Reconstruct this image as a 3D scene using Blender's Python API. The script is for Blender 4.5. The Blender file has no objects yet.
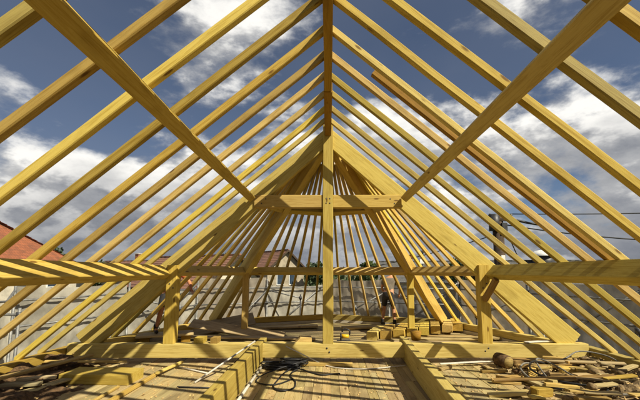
import bpy, bmesh, math, random
from mathutils import Vector, Matrix, noise
rnd = random.Random(11)
R = math.radians
scn = bpy.context.scene
col = scn.collection

# ------------------------------------------------------------------ camera
cam_d = bpy.data.cameras.new('camera'); cam = bpy.data.objects.new('camera', cam_d); col.objects.link(cam)
cam.location = (0, 0, 0); cam.rotation_euler = (R(97), 0, 0)
cam_d.sensor_width = 36; cam_d.lens = 350 / 640 * 36
cam_d.shift_x = -8 / 640; cam_d.shift_y = 29 / 640
cam_d.clip_start = 0.05; cam_d.clip_end = 3000
scn.camera = cam

# ------------------------------------------------------------------ sun + sky
SUN = Vector((0.80, -0.64, 1.0)).normalized()
elev = math.asin(SUN.z); azim = math.atan2(SUN.x, SUN.y)
sd = bpy.data.lights.new('sun', 'SUN'); sd.energy = 5.0; sd.angle = R(0.5); sd.color = (1.0, 0.92, 0.72)
so = bpy.data.objects.new('sun', sd); col.objects.link(so)
so.rotation_euler = SUN.to_track_quat('Z', 'Y').to_euler(); so.location = (30, -20, 40)

w = bpy.data.worlds.new('World'); scn.world = w; w.use_nodes = True
nt = w.node_tree; nt.nodes.clear()
def N(t, **k):
    n = nt.nodes.new(t)
    for a, v in k.items(): setattr(n, a, v)
    return n
def link(a, b): nt.links.new(a, b)
def M(op, a, b=None, clamp=False, c=None):
    n = N('ShaderNodeMath', operation=op, use_clamp=clamp)
    for i, v in enumerate((a, b, c)):
        if v is None: continue
        if isinstance(v, (int, float)): n.inputs[i].default_value = v
        else: link(v, n.inputs[i])
    return n.outputs[0]
def MR(v, a, b, c=0., d=1., smooth=True):
    n = N('ShaderNodeMapRange', interpolation_type='SMOOTHSTEP' if smooth else 'LINEAR')
    link(v, n.inputs[0])
    for i, x in enumerate((a, b, c, d)): n.inputs[i + 1].default_value = x
    return n.outputs[0]
def MIXC(f, a, b):
    n = N('ShaderNodeMix', data_type='RGBA')
    for s, v in ((n.inputs[0], f), (n.inputs[6], a), (n.inputs[7], b)):
        if isinstance(v, (int, float)): s.default_value = v
        elif isinstance(v, tuple): s.default_value = (*v, 1)
        else: link(v, s)
    return n.outputs[2]
out = N('ShaderNodeOutputWorld'); bg = N('ShaderNodeBackground'); bg.inputs[1].default_value = 0.05
sky = N('ShaderNodeTexSky', sky_type='NISHITA', sun_disc=False)
sky.sun_elevation = elev; sky.sun_rotation = azim; sky.altitude = 600; sky.air_density = 0.8; sky.dust_density = 0.5; sky.ozone_density = 2.0
CLOUD = (6.48, 23.78)
tc = N('ShaderNodeTexCoord'); sep = N('ShaderNodeSeparateXYZ'); link(tc.outputs['Generated'], sep.inputs[0])
den = M('ADD', M('MAXIMUM', sep.outputs[2], 0.0), 0.60)
u = M('DIVIDE', sep.outputs[0], den); v = M('DIVIDE', sep.outputs[1], den)
def pvec(du, dv, dw=0.0):
    c = N('ShaderNodeCombineXYZ'); link(M('ADD', u, du), c.inputs[0]); link(M('ADD', v, dv), c.inputs[1]); link(M('MULTIPLY', M('ADD', sep.outputs[2], dw), 1.5), c.inputs[2]); return c.outputs[0]
def fbm(vec, scale, detail, rough, dist=0.0):
    n = N('ShaderNodeTexNoise', noise_dimensions='3D'); link(vec, n.inputs['Vector'])
    n.inputs['Scale'].default_value = scale; n.inputs['Detail'].default_value = detail
    n.inputs['Roughness'].default_value = rough; n.inputs['Distortion'].default_value = dist
    return n.outputs['Fac']
OU, OV = CLOUD
n1 = fbm(pvec(OU, OV), 2.5, 12, 0.58, 0.0)
n1s = fbm(pvec(OU + 0.05, OV - 0.04, 0.06), 2.5, 6, 0.58, 0.0)
n2 = fbm(pvec(OU + 20, OV + 4), 8.0, 10, 0.60, 0.0)
low = MR(sep.outputs[2], 0.12, 0.50, 0.24, 0.0)           # more cloud towards the horizon
dens = M('ADD', M('ADD', n1, low), M('MULTIPLY', M('SUBTRACT', n2, 0.5), 0.14))
mask = MR(dens, 0.51, 0.66)
shade = MR(M('SUBTRACT', n1, n1s), -0.05, 0.07)            # side turned to the sun
thick = MR(dens, 0.62, 0.86)
lit = M('MULTIPLY', M('ADD', M('MULTIPLY', shade, 0.7), 0.3), M('SUBTRACT', 1.0, M('MULTIPLY', thick, 0.5)))
lit = M('ADD', lit, M('MULTIPLY', M('SUBTRACT', n2, 0.5), 0.7))
base = MR(sep.outputs[2], 0.03, 0.22, 0.46, 1.0)           # cloud bases seen from below near the horizon
lit = M('MULTIPLY', lit, base, clamp=True)
ccol = MIXC(lit, (1.9, 2.15, 2.75), (13.8, 13.5, 12.8))
veil = MR(fbm(pvec(9, 2), 0.8, 5, 0.55), 0.30, 0.70, 0.02, 0.50)
skyv = MIXC(veil, sky.outputs[0], (2.4, 2.7, 3.5))
link(MIXC(mask, skyv, ccol), bg.inputs[0]); link(bg.outputs[0], out.inputs[0])

scn.view_settings.view_transform = 'Standard'; scn.view_settings.look = 'None'
scn.view_settings.exposure = 0.6; scn.view_settings.gamma = 1.0; scn.view_settings.use_curve_mapping = False

# ------------------------------------------------------------------ materials
def newmat(name):
    m = bpy.data.materials.new(name); m.use_nodes = True
    t = m.node_tree; b = t.nodes['Principled BSDF']
    return m, t, b
class G:
    """small node-graph helper"""
    def __init__(s, t): s.t = t
    def n(s, ty, **k):
        x = s.t.nodes.new(ty)
        for a, v in k.items(): setattr(x, a, v)
        return x
    def l(s, a, b): s.t.links.new(a, b)
    def math(s, op, a, b=0.0, clamp=False):
        x = s.n('ShaderNodeMath', operation=op, use_clamp=clamp)
        for i, v in enumerate((a, b)):
            if isinstance(v, (int, float)): x.inputs[i].default_value = v
            else: s.l(v, x.inputs[i])
        return x.outputs[0]
    def mr(s, v, a, b, c=0., d=1.):
        x = s.n('ShaderNodeMapRange', interpolation_type='SMOOTHSTEP'); s.l(v, x.inputs[0])
        for i, q in enumerate((a, b, c, d)): x.inputs[i + 1].default_value = q
        return x.outputs[0]
    def mix(s, f, a, b, blend='MIX'):
        x = s.n('ShaderNodeMix', data_type='RGBA', blend_type=blend)
        for k, v in ((x.inputs[0], f), (x.inputs[6], a), (x.inputs[7], b)):
            if isinstance(v, (int, float)): k.default_value = v
            elif isinstance(v, tuple): k.default_value = (*v, 1)
            else: s.l(v, k)
        return x.outputs[2]
    def noise(s, vec, scale, detail=4, rough=.55, dist=0.):
        x = s.n('ShaderNodeTexNoise'); s.l(vec, x.inputs['Vector'])
        x.inputs['Scale'].default_value = scale; x.inputs['Detail'].default_value = detail
        x.inputs['Roughness'].default_value = rough; x.inputs['Distortion'].default_value = dist
        return x.outputs['Fac']
    def mapping(s, vec, scale):
        x = s.n('ShaderNodeMapping'); s.l(vec, x.inputs['Vector']); x.inputs['Scale'].default_value = scale
        return x.outputs[0]

def wood(name, base, dark, knots=True, rough=.72, var=.32, dirt=.42, stripe=.8):
    m, t, b = newmat(name); g = G(t)
    tcn = g.n('ShaderNodeTexCoord'); oi = g.n('ShaderNodeObjectInfo')
    off = g.n('ShaderNodeVectorMath', operation='SCALE'); off.inputs[0].default_value = (37., 13., 7.); g.l(oi.outputs['Random'], off.inputs['Scale'])
    add = g.n('ShaderNodeVectorMath', operation='ADD'); g.l(tcn.outputs['Object'], add.inputs[0]); g.l(off.outputs[0], add.inputs[1])
    p = add.outputs[0]
    grain = g.noise(g.mapping(p, (.9, 20, 20)), 1.8, 7, .68, 1.2)
    fine = g.noise(g.mapping(p, (3, 90, 90)), 2.0, 3, .6)
    blot = g.noise(g.mapping(p, (1.0, 3, 3)), 1.3, 4, .6)
    c = g.mix(g.math('MULTIPLY', g.mr(grain, .42, .68), stripe), base, dark)
    c = g.mix(g.math('MULTIPLY', g.mr(fine, .5, .75), .25), c, dark)
    c = g.mix(g.math('MULTIPLY', g.mr(blot, .50, .66), dirt), c, (dark[0] * .7, dark[1] * .72, dark[2] * .8))
    if knots:
        vo = g.n('ShaderNodeTexVoronoi'); g.l(g.mapping(p, (2.2, 7, 7)), vo.inputs['Vector']); vo.inputs['Scale'].default_value = 1.0
        k = g.mr(vo.outputs['Distance'], .07, .15, 1., 0.)
        sel = g.n('ShaderNodeSeparateColor'); g.l(vo.outputs['Color'], sel.inputs[0])
        k = g.math('MULTIPLY', k, g.mr(sel.outputs[0], .55, .57))
        c = g.mix(g.math('MULTIPLY', k, .85), c, (.11, .045, .010))
    hv = g.n('ShaderNodeHueSaturation'); g.l(c, hv.inputs['Color'])
    wn = g.n('ShaderNodeTexWhiteNoise', noise_dimensions='1D'); g.l(oi.outputs['Random'], wn.inputs['W'])
    g.l(g.mr(oi.outputs['Random'], 0, 1, .496, .514), hv.inputs['Hue'])
    g.l(g.mr(wn.outputs['Value'], 0, 1, 1 - var, 1 + var * .6), hv.inputs['Value'])
    sc_ = g.n('ShaderNodeSeparateColor'); g.l(wn.outputs['Color'], sc_.inputs[0]); g.l(g.mr(sc_.outputs[1], 0, 1, .93, 1.07), hv.inputs['Saturation'])
    g.l(hv.outputs[0], b.inputs['Base Color'])
    b.inputs['Roughness'].default_value = rough
    b.inputs['Specular IOR Level'].default_value = .25
    bp = g.n('ShaderNodeBump'); bp.inputs['Strength'].default_value = .35; bp.inputs['Distance'].default_value = .004
    g.l(g.math('ADD', grain, g.math('MULTIPLY', fine, .6)), bp.inputs['Height']); g.l(bp.outputs[0], b.inputs['Normal'])
    return m

def plain(name, c, rough=.7, metal=0., nscale=6., var=.25, bump=.0, c2=None):
    m, t, b = newmat(name); g = G(t)
    tcn = g.n('ShaderNodeTexCoord')
    n = g.noise(tcn.outputs['Object'], nscale, 6, .62)
    d = c2 or tuple(x * (1 - var * 1.4) for x in c)
    g.l(g.mix(g.mr(n, .35, .68), c, d), b.inputs['Base Color'])
    b.inputs['Roughness'].default_value = rough; b.inputs['Metallic'].default_value = metal
    b.inputs['Specular IOR Level'].default_value = .3
    if bump:
        bp = g.n('ShaderNodeBump'); bp.inputs['Strength'].default_value = .5; bp.inputs['Distance'].default_value = bump
        g.l(n, bp.inputs['Height']); g.l(bp.outputs[0], b.inputs['Normal'])
    return m

MT = dict(
    timber=wood('spruce_timber', (.52, .368, .100), (.32, .190, .030)),
    timber2=wood('planed_spruce', (.53, .378, .108), (.35, .215, .038), var=.15),
    brown=wood('brown_timber', (.29, .165, .034), (.18, .092, .016), var=.15),
    shade_brown=wood('shade_brown_timber', (.34, .200, .042), (.22, .115, .020), var=.1),  # same spruce, darkened: shade on the undersides put into the colour
    plank=wood('floor_plank', (.41, .31, .15), (.27, .18, .07), var=.22, dirt=.65, stripe=.7),
    greywood=wood('weathered_board', (.40, .31, .17), (.20, .14, .07), var=.3, dirt=.6),
    scrap=wood('scrap_wood', (.46, .30, .11), (.20, .11, .035), knots=False, var=.4, dirt=.6),
    bark=plain('bark_rubble', (.13, .075, .035), .9, nscale=18, var=.5, bump=.01),
    earth=plain('dusty_rubble', (.26, .18, .09), .95, nscale=25, var=.5, bump=.01),
    brick=plain('old_brick', (.34, .14, .07), .9, nscale=20, var=.35, bump=.006),
    cable=plain('black_cable', (.018, .018, .02), .5, nscale=30, var=.3),
    greycable=plain('grey_cable', (.20, .19, .17), .5, nscale=30, var=.3),
    pipe=plain('pale_pipe', (.62, .58, .50), .45, nscale=12, var=.2),
    steel=plain('galvanised_steel', (.27, .27, .265), .6, .6, nscale=9, var=.35),
    darksteel=plain('dark_steel', (.07, .07, .075), .5, .5, nscale=9, var=.3),
    wallp=plain('lime_render', (.55, .50, .40), .9, nscale=2, var=.2, bump=.004),
    duskwall=plain('tan_render', (.36, .31, .23), .9, nscale=2, var=.25),
    skin=plain('skin', (.48, .24, .13), .55, nscale=8, var=.12),
    skin2=plain('tanned_skin', (.46, .20, .095), .55, nscale=8, var=.12),
    shirtw=plain('drab_shirt', (.20, .17, .13), .9, nscale=10, var=.2),
    shorts=plain('dark_shorts', (.035, .034, .036), .9, nscale=10, var=.3),
    boots=plain('black_boots', (.02, .018, .016), .6, nscale=14, var=.3),
    orange=plain('orange_shirt', (.60, .17, .05), .9, nscale=10, var=.25),
    hair=plain('brown_hair', (.05, .03, .015), .8, nscale=40, var=.4),
    yellow=plain('yellow_plastic', (.75, .45, .02), .4, nscale=10, var=.1),
    white=plain('white_paint', (.78, .78, .76), .45, nscale=3, var=.12),
    creosote=plain('creosoted_pole', (.075, .05, .032), .85, nscale=7, var=.45, bump=.006),
    glass=plain('dark_window_glass', (.04, .06, .09), .08, nscale=2, var=.2),
)
def tilemat(name, a, b2, c3):
    m, t, b = newmat(name); g = G(t); tcn = g.n('ShaderNodeTexCoord')
    bt = g.n('ShaderNodeTexBrick'); g.l(tcn.outputs['Object'], bt.inputs['Vector'])
    bt.inputs['Color1'].default_value = (*a, 1); bt.inputs['Color2'].default_value = (*b2, 1); bt.inputs['Mortar'].default_value = (*c3, 1)
    bt.inputs['Scale'].default_value = 1; bt.inputs['Brick Width'].default_value = .24; bt.inputs['Row Height'].default_value = .33; bt.inputs['Mortar Size'].default_value = .012
    n = g.noise(tcn.outputs['Object'], 1.1, 5, .6)
    g.l(g.mix(g.math('MULTIPLY', g.mr(n, .45, .7), .6), bt.outputs[0], c3), b.inputs['Base Color'])
    b.inputs['Roughness'].default_value = .85
    return m
MT['tile'] = tilemat('red_roof_tile', (.30, .095, .038), (.22, .07, .028), (.09, .04, .022))
MT['tile2'] = tilemat('brown_roof_tile', (.24, .115, .07), (.19, .09, .06), (.09, .05, .04))
MT['slate'] = tilemat('grey_roof_tile', (.13, .125, .12), (.10, .10, .10), (.05, .05, .05))
def sheetmat(name, c):
    m, t, b = newmat(name); g = G(t); tcn = g.n('ShaderNodeTexCoord')
    n = g.noise(tcn.outputs['Object'], 1.6, 6, .6); n2 = g.noise(g.mapping(tcn.outputs['Object'], (9, 9, 1)), 1., 4, .6)
    c1 = g.mix(g.mr(n, .35, .7), c, tuple(x * .5 for x in c)); c1 = g.mix(g.math('MULTIPLY', g.mr(n2, .5, .7), .3), c1, tuple(x * .6 for x in c))
    g.l(c1, b.inputs['Base Color']); b.inputs['Roughness'].default_value = .8
    tr = g.n('ShaderNodeBsdfTranslucent'); g.l(c1, tr.inputs[0])
    mx = g.n('ShaderNodeMixShader'); mx.inputs[0].default_value = .3
    g.l(b.outputs[0], mx.inputs[1]); g.l(tr.outputs[0], mx.inputs[2]); g.l(mx.outputs[0], t.nodes['Material Output'].inputs[0])
    return m
MT['sheet'] = sheetmat('grey_scaffold_sheet', (.46, .43, .36))
MT['sheet4'] = sheetmat('beige_scaffold_sheet', (.38, .33, .26))
MT['sheet2'] = sheetmat('brownish_scaffold_sheet', (.46, .41, .34))
MT['sheet3'] = sheetmat('dark_scaffold_sheet', (.24, .23, .22))
def leafmat(name, a, b2):
    m, t, b = newmat(name); g = G(t); tcn = g.n('ShaderNodeTexCoord')
    n = g.noise(tcn.outputs['Object'], 2.2, 5, .6)
    c1 = g.mix(g.mr(n, .35, .65), a, b2); g.l(c1, b.inputs['Base Color']); b.inputs['Roughness'].default_value = .6
    tr = g.n('ShaderNodeBsdfTranslucent'); g.l(c1, tr.inputs[0]); mx = g.n('ShaderNodeMixShader'); mx.inputs[0].default_value = .25
    g.l(b.outputs[0], mx.inputs[1]); g.l(tr.outputs[0], mx.inputs[2]); g.l(mx.outputs[0], t.nodes['Material Output'].inputs[0])
    return m
MT['leaf'] = leafmat('green_leaves', (.05, .085, .02), (.09, .12, .03))
MT['leaf2'] = leafmat('dark_leaves', (.03, .055, .02), (.06, .085, .028))

# ------------------------------------------------------------------ helpers
def tag(o, label=None, cat=None, group=None, kind=None):
    for k, v in (('label', label), ('category', cat), ('group', group), ('kind', kind)):
        if v: o[k] = v
    return o
def empty(name, loc, label=None, cat=None, group=None, rz=0.):
    o = bpy.data.objects.new(name, None); col.objects.link(o); o.location = loc; o.rotation_euler = (0, 0, rz)
    o.empty_display_size = .2
    return tag(o, label, cat, group)
def meshobj(name, verts, faces, mat, parent=None, loc=None, smooth=False):
    me = bpy.data.meshes.new(name); me.from_pydata([tuple(v) for v in verts], [], faces); me.update()
    if mat: me.materials.append(MT[mat] if isinstance(mat, str) else mat)
    if smooth:
        for p in me.polygons: p.use_smooth = True
    o = bpy.data.objects.new(name, me); col.objects.link(o)
    if loc is not None: o.location = loc
    if parent is not None: setparent(o, parent)
    return o
def setparent(o, p):
    """parent keeping the world transform given as o.matrix_basis"""
    pw = worldm(p); o.parent = p; o.matrix_parent_inverse = pw.inverted()
def worldm(o):
    m = o.matrix_basis.copy()
    if o.parent: m = worldm(o.parent) @ o.matrix_parent_inverse @ m
    return m
def basis(p0, p1, up):
    x = (p1 - p0).normalized(); up = Vector(up)
    y = up.cross(x).normalized(); z = x.cross(y).normalized()
    m = Matrix((x, y, z)).transposed().to_4x4(); m.translation = (p0 + p1) / 2
    return m
def beammesh(name, L, wd, h, mat, ch=.008, jit=.003, h2=None, seg=None, skew0=0., skew1=0.):
    """chamfered timber along local X; h2 = height at the far end, top edge kept straight; skew = end cut"""
    h2 = h if h2 is None else h2
    n = seg or max(2, min(10, int(L / .6))); V = []; Fc = []
    rr = random.Random(rnd.random()); bow = rr.uniform(-.014, .014) if name == 'rafter' else 0.; bow2 = rr.uniform(-.010, .010) if name == 'rafter' else 0.; tw = rr.uniform(-.05, .05) if name == 'rafter' else 0.
    for i in range(n + 1):
        f = i / n; x = -L / 2 + L * f; hh = h + (h2 - h) * f; zt = h / 2; zb = h / 2 - hh
        jy, jz = (rr.uniform(-jit, jit), rr.uniform(-jit, jit))
        a = wd / 2
        prof = [(-a + ch, zb), (a - ch, zb), (a, zb + ch), (a, zt - ch), (a - ch, zt), (-a + ch, zt), (-a, zt - ch), (-a, zb + ch)]
        for (py, pz) in prof:
            sk = (skew0 if i == 0 else skew1 if i == n else 0) * (pz / (h / 2))
            V.append((x + sk, py + jy + bow * math.sin(math.pi * f) + pz * tw * (f - .3), pz + jz + bow2 * math.sin(2.6 * f) - py * tw * (f - .3)))
    for i in range(n):
        for k in range(8):
            a0 = i * 8 + k; a1 = i * 8 + (k + 1) % 8
            Fc.append((a0, a0 + 8, a1 + 8, a1)[::-1])
    Fc.append(tuple(range(8))[::-1][::-1]); Fc.append(tuple(n * 8 + k for k in range(8))[::-1])
    me = bpy.data.meshes.new(name); me.from_pydata(V, [], [f for f in Fc]); me.update()
    bm = bmesh.new(); bm.from_mesh(me); bmesh.ops.recalc_face_normals(bm, faces=bm.faces); bm.to_mesh(me); bm.free()
    me.materials.append(MT[mat]); return me
def beam(name, p0, p1, wd, h, parent=None, mat='timber', up=(0, 0, 1), **k):
    p0 = Vector(p0); p1 = Vector(p1)
    me = beammesh(name, (p1 - p0).length, wd, h, mat, **k)
    o = bpy.data.objects.new(name, me); col.objects.link(o); o.matrix_basis = basis(p0, p1, up)
    if parent is not None: setparent(o, parent)
    return o
def linkcopy(src, mtx, parent=None, name=None):
    o = bpy.data.objects.new(name or src.name.split('.')[0], src.data); col.objects.link(o); o.matrix_basis = mtx
    if parent is not None: setparent(o, parent)
    return o
def boxv(c, s, V, Fc):
    b = len(V)
    for dx in (-.5, .5):
        for dy in (-.5, .5):
            for dz in (-.5, .5): V.append((c[0] + dx * s[0], c[1] + dy * s[1], c[2] + dz * s[2]))
    for f in ((0, 1, 3, 2), (4, 6, 7, 5), (0, 4, 5, 1), (2, 3, 7, 6), (0, 2, 6, 4), (1, 5, 7, 3)): Fc.append(tuple(b + i for i in f))
def box(name, c, s, mat, parent=None, rz=0.):
    V, Fc = [], []; boxv((0, 0, 0), s, V, Fc)
    o = meshobj(name, V, Fc, mat); o.matrix_basis = Matrix.Translation(c) @ Matrix.Rotation(rz, 4, 'Z')
    if parent is not None: setparent(o, parent)
    return o
def tube(name, pts, r, mat, parent=None, sides=8, closed=False, r1=None):
    pts = [Vector(p) for p in pts]; n = len(pts); V = []; Fc = []
    org = pts[0].copy(); prev = None
    for i, p in enumerate(pts):
        d = (pts[min(i + 1, n - 1)] - pts[max(i - 1, 0)]).normalized()
        if prev is None: a = d.orthogonal().normalized()
        else: a = (prev - d * prev.dot(d)).normalized()
        prev = a; bb = d.cross(a); rr = r if r1 is None else r + (r1 - r) * i / (n - 1)
        for k in range(sides):
            t = 2 * math.pi * k / sides; V.append(p - org + (a * math.cos(t) + bb * math.sin(t)) * rr)
    for i in range(n - 1):
        for k in range(sides):
            k2 = (k + 1) % sides; Fc.append((i * sides + k, i * sides + k2, (i + 1) * sides + k2, (i + 1) * sides + k))
    Fc.append(tuple(range(sides))[::-1]); Fc.append(tuple((n - 1) * sides + k for k in range(sides)))
    o = meshobj(name, V, Fc, mat, None, org, True)
    if parent is not None: setparent(o, parent)
    return o
def smoothpath(ctrl, sub=8):
    """Catmull-Rom through the points"""
    c = [Vector(p) for p in ctrl]; c = [c[0]] + c + [c[-1]]; outp = []
    for i in range(1, len(c) - 2):
        for k in range(sub):
            t = k / sub; a, b, d, e = c[i - 1], c[i], c[i + 1], c[i + 2]
            outp.append(.5 * ((2 * b) + (d - a) * t + (2 * a - 5 * b + 4 * d - e) * t * t + (3 * b - 3 * d + e - a) * t ** 3))
    outp.append(c[-2]); return outp
def rock(name, loc, size, mat, label=None, cat=None, group=None, seed=0, rz=0., sub=2, rough=.25, boxy=False, smooth=False):
    """broken lump: a displaced ico-sphere or a chipped block"""
    bm = bmesh.new(); rr = random.Random(seed)
    if boxy:
        bmesh.ops.create_cube(bm, size=1.0); bmesh.ops.bevel(bm, geom=bm.edges[:], offset=.07, segments=1, affect='EDGES')
        bmesh.ops.subdivide_edges(bm, edges=bm.edges[:], cuts=1, use_grid_fill=True)
    else:
        bmesh.ops.create_icosphere(bm, subdivisions=sub, radius=.5)
    o3 = Vector((rr.uniform(0, 50), rr.uniform(0, 50), rr.uniform(0, 50)))
    for v_ in bm.verts:
        d = noise.noise(v_.co * 2.3 + o3) * rough + noise.noise(v_.co * 6 + o3) * rough * .4
        v_.co *= (1 + d)
        v_.co = Vector((v_.co.x * size[0], v_.co.y * size[1], v_.co.z * size[2]))
    zmin = min(v_.co.z for v_ in bm.verts)
    for v_ in bm.verts: v_.co.z -= zmin
    me = bpy.data.meshes.new(name); bm.to_mesh(me); bm.free(); me.materials.append(MT[mat])
    for p_ in me.polygons: p_.use_smooth = smooth
    o = bpy.data.objects.new(name, me); col.objects.link(o); o.location = loc; o.rotation_euler = (0, 0, rz)
    return tag(o, label, cat, group)

# ------------------------------------------------------------------ setting: ground
FL = -1.68; GZ = -8.0
gv = []; gf = []; n = 60
for i in range(n + 1):
    for j in range(n + 1):
        x = -900 + 1800 * i / n; y = -900 + 1800 * j / n
        dd = max(0, math.hypot(x, y) - 150); gv.append((x, y, GZ + noise.noise(Vector((x * .006, y * .006, 3))) * dd * .012))
for i in range(n):
    for j in range(n): a = i * (n + 1) + j; gf.append((a, a + n + 1, a + n + 2, a + 1))
m, t, b = newmat('meadow_and_gardens'); g = G(t); tcn = g.n('ShaderNodeTexCoord')
c = g.mix(g.mr(g.noise(tcn.outputs['Object'], .05, 6, .6), .4, .6), (.07, .095, .03), (.17, .14, .075)); c = g.mix(g.mr(g.noise(tcn.outputs['Object'], 1.2, 6, .6), .4, .7), c, (.05, .06, .02))
g.l(c, b.inputs['Base Color']); b.inputs['Roughness'].default_value = .95; MT['ground'] = m
tag(meshobj('ground', gv, gf, 'ground'), kind='structure')
road = meshobj('road', [(-60, 17, GZ + .03), (60, 17, GZ + .03), (60, 22, GZ + .03), (-60, 22, GZ + .03)], [(0, 1, 2, 3)], plain('asphalt', (.055, .055, .055), .9, nscale=3, var=.3)); tag(road, kind='structure')

# ------------------------------------------------------------------ plan of the roof
YT = 6.8                                    # plane of the truss
PX = 4.93                                   # half width at wall plate
Y0 = -4.2                                   # back end of the roof (behind the camera)
def zu(x): return 2.83 - .855 * abs(x)      # underside of the rafters
SL = math.atan(.855)
def ring(r, k=1.0):                         # five corners of the half-round end at distance r from its axis
    s = 1.02
    return [Vector((-r, YT + .1)), Vector((-r * .68 * s, YT + .1 + r * .74 * s)), Vector((0, YT + .1 + r * 1.02)), Vector((r * .68 * s, YT + .1 + r * .74 * s)), Vector((r, YT + .1))]
def at(r2, z): return Vector((r2.x, r2.y, z))

# ------------------------------------------------------------------ building below: walls, floor slab, planks
bld = empty('building_shell', (0, 0, GZ), 'rendered masonry storeys of the house carrying the new timber roof', 'building')
po = [Vector((-PX - .22, Y0 - .3))] + [p for p in ring(PX + .22)] + [Vector((PX + .22, Y0 - .3))]
pi = [Vector((-PX + .12, Y0))] + [p for p in ring(PX - .12)] + [Vector((PX - .12, Y0))]
V = []; Fc = []; zt = -1.565
for z in (GZ, zt):
    for p in po: V.append((p.x, p.y, z))
for z in (GZ, zt):
    for p in pi: V.append((p.x, p.y, z))
k = len(po)
for i in range(k):
    j = (i + 1) % k
    Fc += [(i, j, k + j, k + i), (2 * k + j, 2 * k + i, 3 * k + i, 3 * k + j), (k + i, k + j, 3 * k + j, 3 * k + i)]
meshobj('wall', V, Fc, 'wallp', bld)
for sx in (-1, 1):
    for yy in (-2.2, 1., 4.2):
        for zz_ in (-6.2, -3.4):
            wn_ = box('window', (sx * (PX + .225), yy, zz_), (.07, 1.0, 1.4), 'white', bld)
            box('pane', (sx * (PX + .255), yy, zz_), (.03, .84, 1.24), 'glass', wn_)
fs = meshobj('attic_floor', [at(p, z) for z in (FL - .2, FL - .03) for p in pi], [tuple(range(k))[::-1], tuple(range(k, 2 * k))] + [(i, (i + 1) % k, k + (i + 1) % k, k + i) for i in range(k)], 'bark')
tag(fs, kind='structure')
pk = {}
def plank(x, y0, y1, wd, z, mat='plank'):
    key = (round(wd, 2), round((y1 - y0) * 4) / 4, mat)
    if key not in pk: pk[key] = [beammesh('floor_plank', key[1], wd - .003, .028, mat, ch=.003, jit=.0015, seg=2) for _ in range(1)][0]
    o = bpy.data.objects.new('floor_plank', pk[key]); col.objects.link(o)
    mm = basis(Vector((x, y0, z)), Vector((x, y0 + key[1], z)), (0, 0, 1)) @ Matrix.Rotation(R(rnd.uniform(-.5, .5)), 4, 'X')
    o.matrix_basis = mm; setparent(o, fs); return y0 + key[1]
x = -4.75
while x < 4.75:
    wd = rnd.choice((.12, .13, .13)) if abs(x) < 1.9 else rnd.choice((.17, .20, .23))
    dz = rnd.uniform(-.003, .003)
    yj = rnd.choice((5.0, 5.25, 5.5, 5.75, 6.0, 6.25)) - .1
    ye = plank(x + wd / 2, 1.4, yj, wd, FL - .014 + dz)
    plank(x + wd / 2, ye + .006, 7.2, wd, FL - .014 - dz)
    x += wd
# deck of the round end: boards laid crosswise
y = 7.25; rr_ = PX - .25
while y < YT + rr_ * .98:
    dy = (y - YT - .1) / 1.02
    hw = math.sqrt(max(.05, (rr_ * .97) ** 2 - dy * dy)) - .1; wd = .24
    cuts = sorted([-hw, hw] + [rnd.uniform(-hw * .6, hw * .6)])
    for a_, b_ in zip(cuts[:-1], cuts[1:]):
        o = beam('deck_board', (a_ + .004, y + wd / 2, FL + .03 + rnd.uniform(-.004, .008)), (b_ - .004, y + wd / 2, FL + .03 + rnd.uniform(-.004, .008)), wd - .012, .03, fs, 'plank', ch=.003, seg=2)
    y += wd

# ------------------------------------------------------------------ the roof frame
frame = empty('roof_frame', (0, YT, FL), 'open yellow timber roof frame with rafters, ridge, purlins and trusses overhead', 'roof frame')
RW, RH = .073, .082
def rafter(side, y, x0=.018, x1=PX + .1, w_=RW, h_=RH, mat='timber', lift=0., name='rafter'):
    nx, nz = math.sin(SL), math.cos(SL)
    p0 = Vector((side * x0, y, zu(x0))); p1 = Vector((side * x1, y, zu(x1)))
    off = Vector((side * nx, 0, nz)) * (h_ / 2 + lift)
    return beam(name, p0 + off, p1 + off, w_, h_, frame, mat, up=(side * nx, 0, nz), skew0=-h_ / 2 * .855, skew1=-h_ / 2 * .855, jit=.003)
YR = [6.32 - .5 * i for i in range(21)]
for i, y in enumerate(YR):
    for s in (-1, 1):
        rafter(s, y + rnd.uniform(-.025, .025), h_=RH * rnd.uniform(.95, 1.06), x1=PX + rnd.uniform(.06, .14), lift=rnd.uniform(0, .006))
# loose-looking brown rafter on the right that stops short of the ridge
nx, nz = math.sin(SL), math.cos(SL)
beam('cut_rafter', (.56 + nx * .01, 4.02, 2.43), (PX + .05 + nx * .01, 4.0, -1.33), .075, .12, frame, 'shade_brown', up=(nx, 0, nz))  # its brown is underside shade painted over the whole rafter
# ridge in two lengths
beam('ridge_beam', (0, Y0, 2.81), (0, 5.0, 2.81), .108, .20, frame, 'shade_brown', jit=.002)
beam('ridge_beam', (0, 5.004, 2.81), (0, YT - .1, 2.81), .13, .22, frame, 'shade_brown', jit=.002)
# purlins, set square to the roof slope
def purlin(side, xc, wd, h, y0, y1, name='purlin'):
    up = Vector((side * nx, 0, nz)); top = Vector((side * xc, 0, zu(xc) - .003)); c_ = top - up * (h / 2)
    return beam(name, (c_.x, y0, c_.z), (c_.x, y1, c_.z), wd, h, frame, 'timber2', up=up, jit=.003)
for s in (-1, 1):
    purlin(s, 3.20, .14, .25, Y0, YT - .11)
    purlin(s, 1.555, .14, .15, Y0, YT - .14)
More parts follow.
